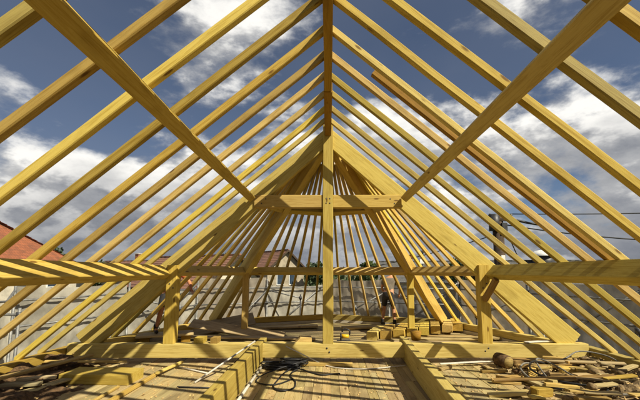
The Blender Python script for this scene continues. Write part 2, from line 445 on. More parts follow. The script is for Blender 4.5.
# trusses
def truss(yc, full=True):
    d = .2
    tz0, tz1 = -1.575, -1.325
    beam('tie_beam', (-PX + .1, yc, (tz0 + tz1) / 2), (PX - .1, yc, (tz0 + tz1) / 2), d, tz1 - tz0, frame, 'timber2', jit=.004)
    kp = beam('king_post', (0, yc, tz1 + .001), (0, yc, 2.93), .20, .20, frame, 'timber2', up=(0, -1, 0))
    for sx in (-1, 1):
        beam('collar_beam', (sx * .102, yc + .004, 1.375), (sx * 1.44, yc + .004, 1.375), .15, .25, frame, 'timber2', skew1=-.0)
        beam('post', (sx * 2.97, yc, tz1 + .001), (sx * 2.97, yc, zu(2.97) - .16), .20, .19, frame, 'timber2', up=(0, -1, 0))
        # principal: deeper towards the foot
        up = Vector((sx * nx, 0, nz)); q0 = Vector((sx * .09, yc + .03, zu(.09) + .09)); q1 = Vector((sx * 4.74, yc + .03, zu(4.74) + .05))
        beam('principal_rafter', q0 - up * .15, q1 - up * .15, .13, .30, frame, 'timber2', up=up, h2=.42)
        # knee brace from post to purlin
        if sx > 0: beam('knee_brace', (2.95, yc - .10, -.52), (3.05, yc - .40, -.13), .09, .10, frame, 'brown', up=(0, .7, .7))
    return kp
truss(YT); truss(Y0 + .3)
for dx, dz in ((.0, -1.40), (.045, -1.47)):
    tube('bolt', [(-.02 + dx, YT - .108, dz), (-.02 + dx, YT - .094, dz)], .016, 'darksteel', frame)
for dz in (-1.40, -1.45):
    tube('bolt', [(2.97 + (dz + 1.4) * 1.2, YT - .108, dz), (2.97 + (dz + 1.4) * 1.2, YT - .094, dz)], .014, 'darksteel', frame)
for sx in (-1, 1):
    for bx_, bz_ in ((1.22, 1.42), (1.30, 1.33), (.035, 1.42), (.035, 1.33), (2.93, -.30), (3.0, -.22)):
        tube('bolt', [(sx * bx_, YT - (.104 if bx_ < .5 or bx_ > 2 else .074), bz_), (sx * bx_, YT - .06, bz_)], .013, 'darksteel', frame)
# wall plates: straight sides and the half-round end
for s in (-1, 1):
    beam('wall_plate', (s * PX, Y0, -1.475), (s * PX, YT + .09, -1.475), .16, .16, frame, 'timber', up=(0, 0, 1))
rp = ring(PX); r2 = ring(3.13); r1 = ring(1.5)
for i in range(4):
    a, b2 = at(rp[i], -1.475), at(rp[i + 1], -1.475); dv = (b2 - a).normalized() * .06
    beam('wall_plate', a + dv, b2 - dv, .16, .16, frame, 'timber')
    a, b2 = at(r2[i], zu(3.13) - .13), at(r2[i + 1], zu(3.13) - .13); dv = (b2 - a).normalized() * .07
    mid = ((a + b2) / 2) - Vector((0, YT, 0)); upv = Vector((mid.x, mid.y, 0)).normalized() * nx + Vector((0, 0, nz))
    beam('purlin', a + dv, b2 - dv, .12, .2, frame, 'timber2', up=upv)
    a, b2 = at(r1[i], zu(1.5) - .11), at(r1[i + 1], zu(1.5) - .11); dv = (b2 - a).normalized() * .07
    beam('purlin', a + dv, b2 - dv, .12, .16, frame, 'timber2', up=upv)
apex = Vector((0, YT + .1, zu(0)))
for i in (1, 2, 3):
    foot = at(rp[i], -1.39); d2 = Vector((foot.x, foot.y - apex.y, 0)).normalized(); upv = (Vector((d2.x * nx, d2.y * nx, nz)))
    beam('hip_rafter', apex + d2 * .12 - upv * .14, foot + d2 * .05 - upv * .10, .17, .32, frame, 'timber2', up=upv)
    q = at(r2[i], 0)
    beam('post', (q.x * .985, apex.y + (q.y - apex.y) * .985, FL + .05), (q.x * .985, apex.y + (q.y - apex.y) * .985, zu(3.13) - .16), .15, .15, frame, 'timber2', up=(0, -1, 0))
for i in range(4):
    nn = 7
    for k in range(1, nn + 1):
        f = k / (nn + 1); ft = rp[i].lerp(rp[i + 1], f); foot = Vector((ft.x, ft.y, -1.39)); d3 = Vector((foot.x, foot.y - apex.y, 0)); rl = d3.length; d3.normalize()
        dist = abs(f - .5); r0 = .40 + (.18 if k % 2 else .0)
        zt_ = apex.z - (apex.z + 1.39) * r0 / rl
        upv = Vector((d3.x * nx, d3.y * nx, nz))
        beam('rafter', Vector((apex.x + d3.x * r0, apex.y + d3.y * r0, zt_)) + upv * .06, foot + d3 * .1 + upv * .06 - Vector((0, 0, .08)), .058, .088, frame, 'timber', up=upv, jit=.004)
# floor beams running towards the tie beam
beam('floor_beam', (-1.27, 1.5, -1.47), (-1.27, 7.12, -1.465), .13, .36, frame, 'timber', jit=.004)
beam('floor_beam', (1.24, 1.5, -1.47), (1.50, 7.25, -1.465), .13, .36, frame, 'timber', jit=.004)

# ------------------------------------------------------------------ scaffold round the house
sc = empty('scaffold', (0, YT, GZ), 'steel tube scaffold with grey sheeting standing round the eaves', 'scaffold')
RS = PX + 1.15
ro = ring(RS)
path = [Vector((-RS, y)) for y in (-2.2, -.2, 1.8, 3.8, 5.6)] + [ro[0], ro[0].lerp(ro[1], .5), ro[1], ro[1].lerp(ro[2], .5), ro[2], ro[2].lerp(ro[3], .5), ro[3], ro[3].lerp(ro[4], .5), ro[4]] + [Vector((RS, y)) for y in (5.6, 3.8, 1.8, -.2, -2.2)]
for i, p in enumerate(path):
    st = tube('standard', [(p.x, p.y, GZ), (p.x, p.y, -.28 + rnd.uniform(-.04, .05))], .026, 'steel', sc)
    for z in (-.55, -1.05):
        cp = tube('coupler', [(p.x, p.y, z - .05), (p.x, p.y, z + .05)], .045, 'darksteel', st)
for i in range(len(path) - 1):
    a, b2 = path[i], path[i + 1]; d = (b2 - a).normalized(); ax = Vector((d.x, d.y, 0)); inn = Vector((-d.y, d.x, 0))
    if inn.dot(Vector((0 - a.x, YT - a.y if a.y > YT else 0, 0))) < 0: inn = -inn
    for z in (-.55, -1.05):
        tube('guard_rail', [at(a, z) + inn * .05 - ax * .1, at(b2, z) + inn * .05 + ax * .1], .022, 'steel', sc)
    cdeck = (at(a, -2.15) + at(b2, -2.15)) / 2
    beam('deck_board', at(a, -2.15) + inn * .3, at(b2, -2.15) + inn * .3, .5, .045, sc, 'greywood', seg=2)
    # sheeting panel with folds
    V = []; Fc = []; nu, nv = 44, 22; org = at(a, 0) - inn * .06; L = (b2 - a).length
    top = -.42 + rnd.uniform(-.10, .28) if 5 <= i <= 12 else -.50 + rnd.uniform(-.12, .1); s0 = rnd.uniform(0, 40)
    for iu in range(nu + 1):
        for iv in range(nv + 1):
            fu, fv = iu / nu, iv / nv; z = top + (-2.3 - top) * fv
            off = .05 * noise.noise(Vector((fu * 9 + s0, fv * 2.5, 1))) + .035 * noise.noise(Vector((fu * 22 + s0, fv * 7, 9))) + .04 * noise.noise(Vector((fu * 2 + s0, fv * 3, 5)))
            zz2 = z - (.07 * math.sin(math.pi * fu) + .03 * noise.noise(Vector((fu * 5 + s0, 2, 2)))) * (1 - fv)
            V.append(ax * (L * (.01 + .98 * fu)) - inn * off + Vector((0, 0, zz2)))
    for iu in range(nu):
        for iv in range(nv): q = iu * (nv + 1) + iv; Fc.append((q, q + nv + 1, q + nv + 2, q + 1))
    mt = 'sheet' if i < 11 else 'sheet2'
    mt = {10: 'sheet3', 7: 'sheet4', 9: 'sheet4', 12: 'sheet3'}.get(i, mt)
    meshobj('sheeting_panel', V, Fc, mt, sc, org, True)

ri = ring(PX + .42)
inner = [Vector((-PX - .42, y)) for y in (2.8, 4.7, 6.2)] + [ri[0].lerp(ri[1], .3), ri[0].lerp(ri[1], .75), ri[1].lerp(ri[2], .3), ri[1].lerp(ri[2], .75), ri[2].lerp(ri[3], .25), ri[2].lerp(ri[3], .7), ri[3].lerp(ri[4], .25), ri[3].lerp(ri[4], .7)] + [Vector((PX + .42, y)) for y in (6.2, 4.7, 2.8)]
for i, p in enumerate(inner):
    top = rnd.choice((-.62, -.75, -.9, -1.1))
    st = tube('standard', [(p.x, p.y, GZ), (p.x, p.y, top)], .025, 'steel' if i % 3 else 'darksteel', sc)
    tube('coupler', [(p.x, p.y, top - .17), (p.x, p.y, top - .07)], .05, 'darksteel', st)
    q = min(path, key=lambda c_: (c_ - p).length)
    tube('transom', [at(p, top - .12), at(q, -.62)], .022, 'steel', sc)
for i in (4, 6, 8, 10, 12, 13):
    tube('brace', [at(path[i], -2.1), at(path[i + 1], -.35)], .022, 'steel', sc)

# ------------------------------------------------------------------ loose things on the floor
def thing(o, label, cat, group=None): return tag(o, label, cat, group)
thing(beam('squared_timber', (-4.05, 5.72, FL + .075), (-2.98, 5.66, FL + .075), .42, .15, None, 'timber2', jit=.002, ch=.008), 'short thick squared timber lying on the left floor beside the laths', 'timber')
thing(beam('lath', (-2.80, 4.2, FL + .03), (-2.80, 6.0, FL + .03), .065, .05, None, 'timber', jit=.002), 'pale lath pointing at the tie beam, nearest of the two joined end to end', 'lath')
thing(beam('lath', (-2.74, 5.85, FL + .075), (-2.66, 6.62, FL + .05), .06, .04, None, 'timber', jit=.002), 'shorter lath lapping over the end of another lath near the left tie beam', 'lath')
thing(beam('lath', (-3.02, 4.2, FL + .02), (-3.06, 5.35, FL + .02), .045, .035, None, 'timber', jit=.002), 'thin short lath on the floor just in front of the thick squared timber', 'lath')
thing(tube('steel_rod', [(-2.65, 6.42, FL + .02), (-1.95, 6.0, FL + .02)], .014, 'pipe'), 'thin pale rod lying askew on the floor left of the striped floor beam', 'rod')
thing(tube('long_rod', [(-1.34, 6.62, -1.26), (-2.02, 5.55, FL + .015)], .015, 'pipe'), 'long pale rod leaning from the left floor beam down to the boards', 'rod')
thing(tube('white_pipe', [(-1.165, 4.0, FL + .025), (-1.17, 6.5, FL + .025)], .022, 'pipe'), 'white pipe lying along the right foot of the left floor beam', 'pipe')
thing(tube('dark_rod', [(-2.2, 5.35, FL + .014), (-1.55, 5.3, FL + .014)], .012, 'darksteel'), 'short dark rod on the floor close to the left floor beam', 'rod')
# tangle of black cable
def coil(name, c, r, turns, mat, rad, label, cat, seed, flat=.6, tail=None):
    rr = random.Random(seed); pts = []
    for i in range(int(turns * 14)):
        a = i / 14 * 2 * math.pi; q = r * (.55 + .45 * rr.random() ** .5) if i % 4 == 0 else None
        if q is None: q = lastq + (r * .75 - lastq) * .2
        lastq = q
        pts.append((c[0] + math.cos(a) * q * 1.25 + .05 * math.sin(a * .37), c[1] + math.sin(a) * q * flat + .04 * math.cos(a * .23), c[2] + rad + .09 * abs(math.sin(a * .31 + seed)) * (i / (turns * 14))))
    if tail: pts += tail
    return thing(tube(name, smoothpath(pts, 3), rad, mat, None, 6), label, cat)
lastq = .2
z_ = FL + .014
coil('cable_coil', (-.82, 6.42, FL), .27, 9, 'cable', .013, 'tangled heap of black electric cable on the floor beside the tie beam', 'cable', 3, .7,
     [(-.72, 6.1, z_), (-.78, 5.7, z_), (-.80, 5.35, z_), (-.66, 5.18, z_), (-.50, 5.3, z_), (-.50, 5.6, z_), (-.62, 5.95, z_), (-.5, 6.2, z_ + .03), (-.3, 6.1, z_), (-.1, 5.95, z_), (.05, 6.0, z_), (.2, 6.02, z_)])
coil('cable_coil', (-.62, 6.52, FL + .05), .2, 6, 'cable', .011, 'smaller black cable bunch lying on top of the cable heap', 'cable', 5, .7, [(-1.0, 6.0, z_ + .02), (-1.1, 5.6, z_), (-.8, 5.45, z_), (-.55, 5.75, z_)])
thing(tube('thin_rope', smoothpath([(-.78, YT - .13, -1.36), (-.45, 6.62, -1.5), (-.05, 6.5, FL + .03), (.3, 6.3, FL + .02), (.75, 6.3, FL + .02), (1.2, 6.45, FL + .02), (1.38, 6.5, FL + .02)], 8), .010, 'pipe', None, 6), 'thin pale rope hanging from the tie beam and trailing over the planks', 'rope')
thing(beam('short_board', (-.46, 6.56, FL + .04), (.44, 6.52, FL + .035), .10, .06, None, 'timber', jit=.003), 'short board lying on the planks in front of the king post', 'board')
thing(beam('pale_slat', (2.0, 6.5, FL + .05), (3.45, 6.6, FL + .10), .07, .02, None, 'pipe', jit=.002), 'thin whitish slat lying across the boards before the right post', 'slat')
thing(beam('pale_slat', (3.70, YT - .02, -1.31), (4.75, YT + .12, -1.285), .09, .025, None, 'pipe', jit=.002), 'whitish slat resting on the tie beam at the foot of the right principal', 'slat')
thing(beam('loose_board', (-4.15, 4.3, FL + .10), (-3.75, 6.45, FL + .06), .16, .03, None, 'greywood'), 'long grey board lying on the left debris beside the thick squared timber', 'board')
thing(beam('loose_board', (-4.5, 4.6, FL + .26), (-4.25, 6.5, FL + .20), .12, .04, None, 'scrap'), 'brown board on the left debris close under the wall plate', 'board')
thing(beam('loose_board', (-4.6, 5.9, FL + .24), (-3.6, 6.5, FL + .09), .10, .03, None, 'timber'), 'yellow board slanting over the left debris towards the tie beam', 'board')
thing(beam('loose_board', (3.6, 6.3, FL + .16), (4.7, 5.75, FL + .24), .13, .03, None, 'greywood'), 'grey board slanting over the top of the right rubble heap', 'board')
thing(beam('loose_board', (2.5, 5.55, FL + .05), (4.2, 5.35, FL + .17), .11, .03, None, 'scrap'), 'brown board lying across the middle of the right rubble', 'board')
# right-hand rubble
lg = empty('log_piece', (3.12, 6.45, FL), 'short round brown log piece at the right foot of the tie beam', 'log')
tube('log_body', [(3.08, 6.58, FL + .115), (3.10, 6.50, FL + .12), (3.15, 6.34, FL + .115)], .12, 'bark', lg, 14, r1=.11)
tube('cut_end', [(3.1495, 6.341, FL + .115), (3.152, 6.333, FL + .115)], .098, 'scrap', lg, 14)
thing(rock('wood_block', (3.42, 6.45, FL), (.34, .2, .14), 'scrap', seed=8, rz=.1, boxy=True, rough=.1), 'brown wood block beside the round log end', 'wood block')
thing(rock('wood_block', (4.02, 5.86, FL), (.52, .2, .15), 'timber', seed=9, rz=-.32, boxy=True, rough=.08), 'long yellowish offcut block lying across the rubble on the right', 'wood block')
thing(rock('wood_block', (2.92, 5.02, FL), (.24, .15, .11), 'timber', seed=10, rz=.15, boxy=True, rough=.08), 'small wood block with a pale end nearest the viewer on the right floor', 'wood block')
thing(rock('wood_block', (3.66, 6.18, FL), (.4, .24, .12), 'scrap', seed=12, rz=.2, boxy=True, rough=.1), 'dusty flat offcut between the log end and the cables', 'wood block')
strands = (
    ('greycable', .015, 'grey cable making the outermost bend in the right rubble', [(3.62, 6.3, .08), (3.36, 6.2, .14), (3.12, 5.9, .12), (3.10, 5.5, .06), (3.32, 5.15, .04), (3.8, 4.9, .06), (4.4, 4.75, .12)]),
    ('cable', .016, 'black cable curving inside the grey bend in the right rubble', [(3.75, 6.22, .12), (3.46, 6.12, .19), (3.24, 5.84, .15), (3.30, 5.5, .10), (3.6, 5.25, .08), (4.0, 5.1, .10), (4.5, 5.05, .16)]),
    ('greycable', .012, 'thin grey cable rising in a loop over the black cable', [(3.3, 5.45, .07), (3.34, 5.8, .22), (3.48, 6.0, .26), (3.62, 5.75, .20), (3.72, 5.4, .12), (4.1, 5.25, .13)]),
    ('cable', .014, 'short black cable end sticking out among the scraps on the right', [(3.05, 5.3, .04), (3.4, 5.05, .06), (3.7, 4.95, .05), (3.95, 5.2, .09), (3.85, 5.5, .12)]))
for mt_, r_, lb, pts in strands:
    thing(tube('cable_strand', smoothpath([(x_, y_, FL + z0_) for x_, y_, z0_ in pts], 8), r_, mt_), lb, 'cable')
thing(tube('cable_run', smoothpath([(3.6, 6.35, FL + .1), (4.0, 6.2, FL + .2), (4.4, 6.35, FL + .3), (4.75, 6.2, FL + .26), (4.8, 5.9, FL + .16), (4.6, 5.5, FL + .05)], 6), .012, 'greycable'), 'grey cable arching over the dark rubble heap by the right plate', 'cable')
# rubble skirts (uncountable dust, chips and bark) as relief meshes
def rubble(name, label, x0, x1, y0, y1, hfun, seed, mat):
    nx_, ny_ = 90, 70; V = []; Fc = []
    for i in range(nx_ + 1):
        for j in range(ny_ + 1):
            fx, fy = i / nx_, j / ny_; x = x0 + (x1 - x0) * fx; y = y0 + (y1 - y0) * fy
            p = Vector((x, y, seed)); h = hfun(x, y) * (.65 + .9 * noise.noise(p * 2.1)) + .045 * noise.noise(p * 6) + .03 * noise.noise(p * 15) - .03
            e = min(fx, 1 - fx, fy, 1 - fy) * 10; h = h if e > 1 else h * e - .02 * (1 - e)
            V.append((x, y, FL - .015 + h))
    for i in range(nx_):
        for j in range(ny_): q = i * (ny_ + 1) + j; Fc.append((q, q + ny_ + 1, q + ny_ + 2, q + 1))
    o = meshobj(name, V, Fc, mat); tag(o, label, name.replace('_', ' '), kind='stuff'); return o
rubble('rubble', 'brown dusty rubble and bark along the right wall plate', 2.4, 4.99, 3.6, 6.66, lambda x, y: max(0, (x - 2.9) * .13), 3.3, 'earth')
rubble('debris', 'dark debris heaped along the left wall plate', -4.99, -3.4, 3.4, 6.66, lambda x, y: max(0, (-3.45 - x) * .26), 8.1, 'bark')
# countable broken pieces
scr = random.Random(5)
for i in range(50):
    rgt = i < 42
    x = (2.0 + 2.7 * scr.random() ** .7) if rgt else scr.uniform(-4.7, -3.7); y = scr.uniform(4.6, 6.55)
    hgt = max(0, (x - 2.9) * .10) if rgt else max(0, (-3.5 - x) * .17)
    L = scr.uniform(.16, .6); a = scr.uniform(-.5, .5) if scr.random() < .75 else scr.uniform(0, 3.1)
    dv = Vector((math.cos(a), math.sin(a), scr.uniform(-.12, .12))) * L / 2; c_ = Vector((x, y, FL + hgt + .035))
    o = beam('wood_scrap', c_ - dv, c_ + dv, scr.uniform(.04, .13), scr.uniform(.015, .05), None, scr.choice(('scrap', 'scrap', 'timber', 'greywood', 'plank') if rgt else ('scrap', 'greywood', 'bark')), jit=.008, seg=3, ch=.004)
    if rgt: tag(o, 'broken wood scrap lying in the rubble on the right floor', 'wood scrap', 'wood scraps in the right rubble')
    else: tag(o, 'broken wood scrap lying in the dark debris along the left plate', 'wood scrap', 'wood scraps in the left debris')
for i in range(26):
    rgt = i < 18
    x = scr.uniform(2.7, 4.75) if rgt else scr.uniform(-4.75, -3.9); y = scr.uniform(4.7, 6.55); hgt = max(0, (x - 2.9) * .10) if rgt else max(0, (-3.5 - x) * .17); s_ = scr.uniform(.06, .17)
    o = rock('rubble_lump', (x, y, FL + hgt - .01), (s_ * 1.4, s_, s_ * .7), scr.choice(('earth', 'bark', 'earth', 'scrap')) if rgt else 'bark', seed=50 + i, rz=scr.uniform(0, 3), rough=.4, smooth=True)
    if rgt: tag(o, 'rough lump of rubble among the wood scraps on the right floor', 'rubble lump', 'lumps in the right rubble')
    else: tag(o, 'dark lump in the debris heap along the left wall plate', 'rubble lump', 'lumps in the left debris')
# uncountable chips and shavings strewn over the boards
V = []; Fc = []
for i in range(900):
    q = scr.random()
    if q < .5: x = scr.uniform(1.7, 4.7)
    elif q < .8: x = scr.uniform(-4.6, -1.5)
    else: x = scr.uniform(-1.1, 1.2)
    y = 4.3 + 2.35 * scr.random() ** .8; L = scr.uniform(.012, .06); wd = scr.uniform(.006, .02); a = scr.uniform(0, 3.14); hgt = max(0, (x - 2.9) * .12, (-3.5 - x) * .2)
    c1, s1 = math.cos(a) * L / 2, math.sin(a) * L / 2; c2, s2 = -math.sin(a) * wd, math.cos(a) * wd; z = FL + .002 + hgt; b0 = len(V); tz = scr.uniform(.004, .02)
    V += [(x - c1, y - s1, z), (x + c2, y + s2, z), (x + c1, y + s1, z + tz * .6), (x - c2, y - s2, z), (x, y, z + tz)]
    Fc += [(b0, b0 + 1, b0 + 4), (b0 + 1, b0 + 2, b0 + 4), (b0 + 2, b0 + 3, b0 + 4), (b0 + 3, b0, b0 + 4), (b0, b0 + 3, b0 + 2, b0 + 1)]
tag(meshobj('wood_chips', V, Fc, 'scrap'), 'small wood chips and shavings strewn over the attic boards', 'wood chips', kind='stuff')
# timbers and boards in the round end
DZ = FL + .045
for i in range(8):
    f = i / 7; x = 1.15 + 2.45 * f; y = 9.0 + 1.0 * f + rnd.uniform(-.05, .05)
    tag(beam('short_beam', (x - .10, y - .35, DZ + .10 + .05 * f), (x + .30 + rnd.uniform(-.1, .1), y + .8, DZ + .10 + .05 * f), .27 + rnd.uniform(-.03, .03), .19, None, 'timber', jit=.003), (('first', 'second', 'third', 'fourth', 'fifth', 'sixth', 'seventh', 'eighth')[i] + ' short squared beam from the king post in the staggered row'), 'beam', 'staggered short beams in the round end')
thing(beam('wide_board', (-3.55, 9.3, DZ + .32), (-1.1, 9.0, DZ + .03), .32, .035, None, 'greywood', up=(.1, -.5, .8)), 'wide grey board sloping down to the deck left of the king post', 'board')
thing(beam('wide_board', (-3.7, 8.75, DZ + .08), (-.3, 8.65, DZ + .05), .22, .04, None, 'greywood'), 'long dark board lying flat behind the tie beam on the left', 'board')
thing(beam('brown_sheet', (-3.8, 9.7, DZ + .05), (-2.1, 10.2, DZ + .33), .8, .03, None, 'greywood', up=(0, -.3, 1)), 'dark brown sheet tilted against the left plate of the round end', 'sheet')
thing(beam('deck_plank', (-2.0, 10.3, DZ + .05), (-.3, 10.5, DZ + .07), .28, .05, None, 'plank'), 'pale plank on the deck by the far plate left of the king post', 'plank')
thing(beam('deck_plank', (.4, 10.2, DZ + .05), (2.2, 10.4, DZ + .09), .3, .06, None, 'plank'), 'pale plank at the feet of the far worker', 'plank')
thing(beam('deck_plank', (1.9, 8.6, DZ + .04), (4.2, 8.7, DZ + .06), .25, .05, None, 'plank'), 'pale plank behind the tie beam next to the right post', 'plank')
thing(beam('deck_plank', (1.5, 8.2, DZ + .05), (4.1, 8.15, DZ + .04), .2, .04, None, 'greywood'), 'thin grey plank nearest behind the tie beam on the right', 'plank')
for i, (x, dx) in enumerate(((-2.42, .15), (-2.13, .1))):
    thing(beam('wood_offcut', (x, YT - .06, -1.275), (x, YT + .16, -1.275), dx + .03, .10, None, 'brown' if i else 'timber', ch=.005, seg=2), ('small orange-brown offcut sitting on the tie beam, nearer the king post', 'small yellow offcut sitting on the tie beam, nearer the left post')[1 - i], 'offcut')
thing(beam('wedge_block', (-.72, 8.5, DZ + .06), (-.40, 8.55, DZ + .06), .3, .12, None, 'timber2', ch=.005, skew0=.06, seg=2), 'pale wedge shaped block just left of the king post foot', 'wood block')
# power saw: yellow body, black guard and handle, blade
sw = empty('power_saw', (.30, 7.25, -1.325), 'small yellow and black power saw right of the king post foot', 'power saw')
box('base_plate', (.30, 7.02, -1.318), (.26, .12, .008), 'darksteel', sw)
tube('blade_guard', [(.235, 7.0, -1.25), (.262, 7.0, -1.25)], .07, 'cable', sw, 16)
tube('motor_body', [(.262, 7.0, -1.235), (.32, 6.98, -1.235), (.40, 6.96, -1.235)], .040, 'yellow', sw, 12, r1=.032)
tube('handle', smoothpath([(.27, 7.05, -1.16), (.33, 7.05, -1.11), (.42, 7.05, -1.14), (.42, 7.05, -1.22)], 5), .016, 'cable', sw)
thing(tube('tool_bucket', [(1.72, 7.05, -1.32), (1.72, 7.05, -1.15)], .085, 'brown', None, 14, r1=.11), 'small brown bucket standing on the tie beam beside the right floor beam', 'bucket')

# ------------------------------------------------------------------ people
def skinned(name, chains, mat, parent, root=0, sub=2):
    verts = []; edges = []; rad = []; idx = {}
    for ch in chains:
        prev = None
        for (p, r_) in ch:
            key = tuple(round(c, 4) for c in p)
            if key not in idx: idx[key] = len(verts); verts.append(p); rad.append(r_)
            if prev is not None: edges.append((prev, idx[key]))
            prev = idx[key]
    me = bpy.data.meshes.new(name); me.from_pydata(verts, edges, []); o = bpy.data.objects.new(name, me); col.objects.link(o)
    sk = o.modifiers.new('skin', 'SKIN'); sk.use_smooth_shade = True
    if not me.skin_vertices: bpy.context.view_layer.objects.active = o
    for i, sv in enumerate(me.skin_vertices[0].data):
        r_ = rad[i]; sv.radius = r_ if isinstance(r_, tuple) else (r_, r_); sv.use_root = (i == root)
    sb = o.modifiers.new('sub', 'SUBSURF'); sb.levels = sub; sb.render_levels = sub
    bpy.context.view_layer.update()
    dg = bpy.context.evaluated_depsgraph_get(); m2 = bpy.data.meshes.new_from_object(o.evaluated_get(dg))
    o.modifiers.clear(); o.data = m2; m2.name = name; m2.materials.clear(); m2.materials.append(MT[mat])
    for p in m2.polygons: p.use_smooth = True
    o.parent = parent
    return o
def person(loc, rz, J, label, shirt, skin, bare_arms=True):
    """J: joint positions in local metres, origin between the feet, facing -Y"""
    root = empty('person', loc, label, 'person', rz=rz)
    Vv = {k_: Vector(v_) for k_, v_ in J.items()}
    def L(a, b, f): return tuple(Vv[a].lerp(Vv[b], f))
    P = {k_: tuple(v_) for k_, v_ in Vv.items()}
    ch = [[(P['pelvis'], (.15, .11)), (L('pelvis', 'chest', .5), (.135, .10)), (P['chest'], (.165, .115)), (P['neck'], .06), (L('neck', 'head', .45), .055), (P['head'], (.08, .10)), (P['crown'], .055)]]
    for s in 'LR':
        ch.append([(P['chest'], (.165, .115)), (P['sh' + s], .07), (L('sh' + s, 'el' + s, .5), .052), (P['el' + s], .043), (L('el' + s, 'wr' + s, .4), .042), (P['wr' + s], .028)])
        hd = (Vv['wr' + s] - Vv['el' + s]).normalized(); sd_ = hd.cross(Vector((0, 1, .3))).normalized(); pl = Vv['wr' + s] + hd * .06
        ch[-1].append((tuple(pl), (.036, .018)))
        for q, (o_, ln) in enumerate(((-.03, .075), (-.01, .09), (.01, .085), (.03, .065))):
            b0 = pl + sd_ * o_ + hd * .03; b1 = b0 + hd * ln * .6; b2_ = b1 + (hd * .8 + Vector((0, -.4, -.3))).normalized() * ln * .45
            ch.append([(tuple(pl), (.036, .018)), (tuple(b0), .010), (tuple(b1), .009), (tuple(b2_), .008)])
        th = Vv['wr' + s] + hd * .03 - sd_ * .03
        ch.append([(tuple(pl), (.036, .018)), (tuple(th), .012), (tuple(th + hd * .04 - sd_ * .025), .010)])
        ch.append([(P['pelvis'], (.15, .11)), (P['hip' + s], .095), (L('hip' + s, 'kn' + s, .5), .078), (P['kn' + s], .058), (L('kn' + s, 'an' + s, .35), .058), (L('kn' + s, 'an' + s, .8), .04), (P['an' + s], .04), (tuple(Vv['an' + s] + Vector((0, -.13, -.055))), .035)])
    skinned('body', ch, skin, root)
    skinned('shirt', [[(L('pelvis', 'chest', .12), (.165, .125)), (L('pelvis', 'chest', .5), (.152, .118)), (P['chest'], (.18, .135)), (L('chest', 'neck', .6), .09)]] +
            [[(P['chest'], (.18, .135)), (P['sh' + s], .085), (L('sh' + s, 'el' + s, .55), .072)] for s in 'LR'], shirt, root)
    skinned('shorts', [[(P['pelvis'], (.17, .13)), (L('pelvis', 'chest', .2), (.16, .12))]] + [[(P['pelvis'], (.17, .13)), (P['hip' + s], .11), (L('hip' + s, 'kn' + s, .5), .10), (L('hip' + s, 'kn' + s, .85), .09)] for s in 'LR'], 'shorts', root)
    for s in 'LR':
        a = Vv['an' + s]
        skinned('boot', [[(tuple(a + Vector((0, .0, .12))), .055), (tuple(a), .055), (tuple(a + Vector((0, .03, -.05))), .045), (tuple(a + Vector((0, -.09, -.052))), .046), (tuple(a + Vector((0, -.18, -.058))), .038)]], 'boots', root)
    fw = (Vector((0, -1, 0)) + (Vv['head'] - Vv['neck']) * Vector((0, 0, 0)).x).normalized()
    up = (Vv['crown'] - Vv['neck']).normalized(); sdv = Vector((1, 0, 0)); fw = sdv.cross(up).normalized(); fw = fw if fw.y < 0 else -fw
    h = Vv['head']
    rock_h = skinned('hair', [[(tuple(h - fw * .03 + up * .02), (.09, .095)), (tuple(h + up * .075 - fw * .01), .085), (tuple(h + up * .10), .06)]], 'hair', root)
    skinned('nose', [[(tuple(h + fw * .095 + up * .015), .012), (tuple(h + fw * .12 - up * .015), .016)]], skin, root, sub=1)
    for sx in (-1, 1):
        skinned('ear', [[(tuple(h + sdv * sx * .082 + up * .02), .014), (tuple(h + sdv * sx * .085 - up * .02), .012)]], skin, root, sub=1)
        skinned('eye', [[(tuple(h + fw * .086 + sdv * sx * .032 + up * .02), .011), (tuple(h + fw * .092 + sdv * sx * .032 + up * .02), .009)]], 'cable', root, sub=1)
    skinned('mouth', [[(tuple(h + fw * .09 + sdv * -.02 - up * .05), .008), (tuple(h + fw * .094 - up * .05), .009), (tuple(h + fw * .09 + sdv * .02 - up * .05), .008)]], 'brick', root, sub=1)
    return root
# far worker: bent a little forward, facing away to the left, legs apart
J1 = dict(pelvis=(0, .03, .95), chest=(0, -.16, 1.32), neck=(0, -.24, 1.47), head=(0, -.33, 1.56), crown=(0, -.37, 1.65),
          shL=(.20, -.17, 1.38), elL=(.30, -.22, 1.10), wrL=(.22, -.40, .92), shR=(-.20, -.17, 1.38), elR=(-.30, -.24, 1.10), wrR=(-.20, -.42, .93),
          hipL=(.11, .02, .90), knL=(.17, -.06, .50), anL=(.20, .02, .10), hipR=(-.11, .02, .90), knR=(-.15, -.02, .50), anR=(-.20, .06, .10))
PT = -1.395
person((1.86, 10.95, FL + .05), R(150), J1, 'worker in drab beige shirt, dark shorts and boots at the far right of the deck', 'shirtw', 'skin')
J2 = dict(pelvis=(0, .05, .95), chest=(.02, -.14, 1.33), neck=(.02, -.22, 1.48), head=(.02, -.30, 1.58), crown=(.02, -.33, 1.67),
          shL=(.22, -.15, 1.38), elL=(.36, -.30, 1.16), wrL=(.36, -.50, 1.02), shR=(-.18, -.17, 1.38), elR=(-.28, -.36, 1.16), wrR=(-.22, -.56, 1.02),
          hipL=(.11, .04, .90), knL=(.14, -.16, .52), anL=(.15, .0, .10), hipR=(-.11, .04, .90), knR=(-.17, -.02, .50), anR=(-.24, .10, .10))
person((-3.72, 8.35, -1.40), R(35), J2, 'worker in orange shirt and dark shorts half hidden behind the left post', 'orange', 'skin2')
thing(beam('standing_plank', (-4.3, 8.1, -1.425), (-3.2, 8.55, -1.425), .5, .05, None, 'greywood'), 'thick plank under the boots of the worker behind the left post', 'plank')
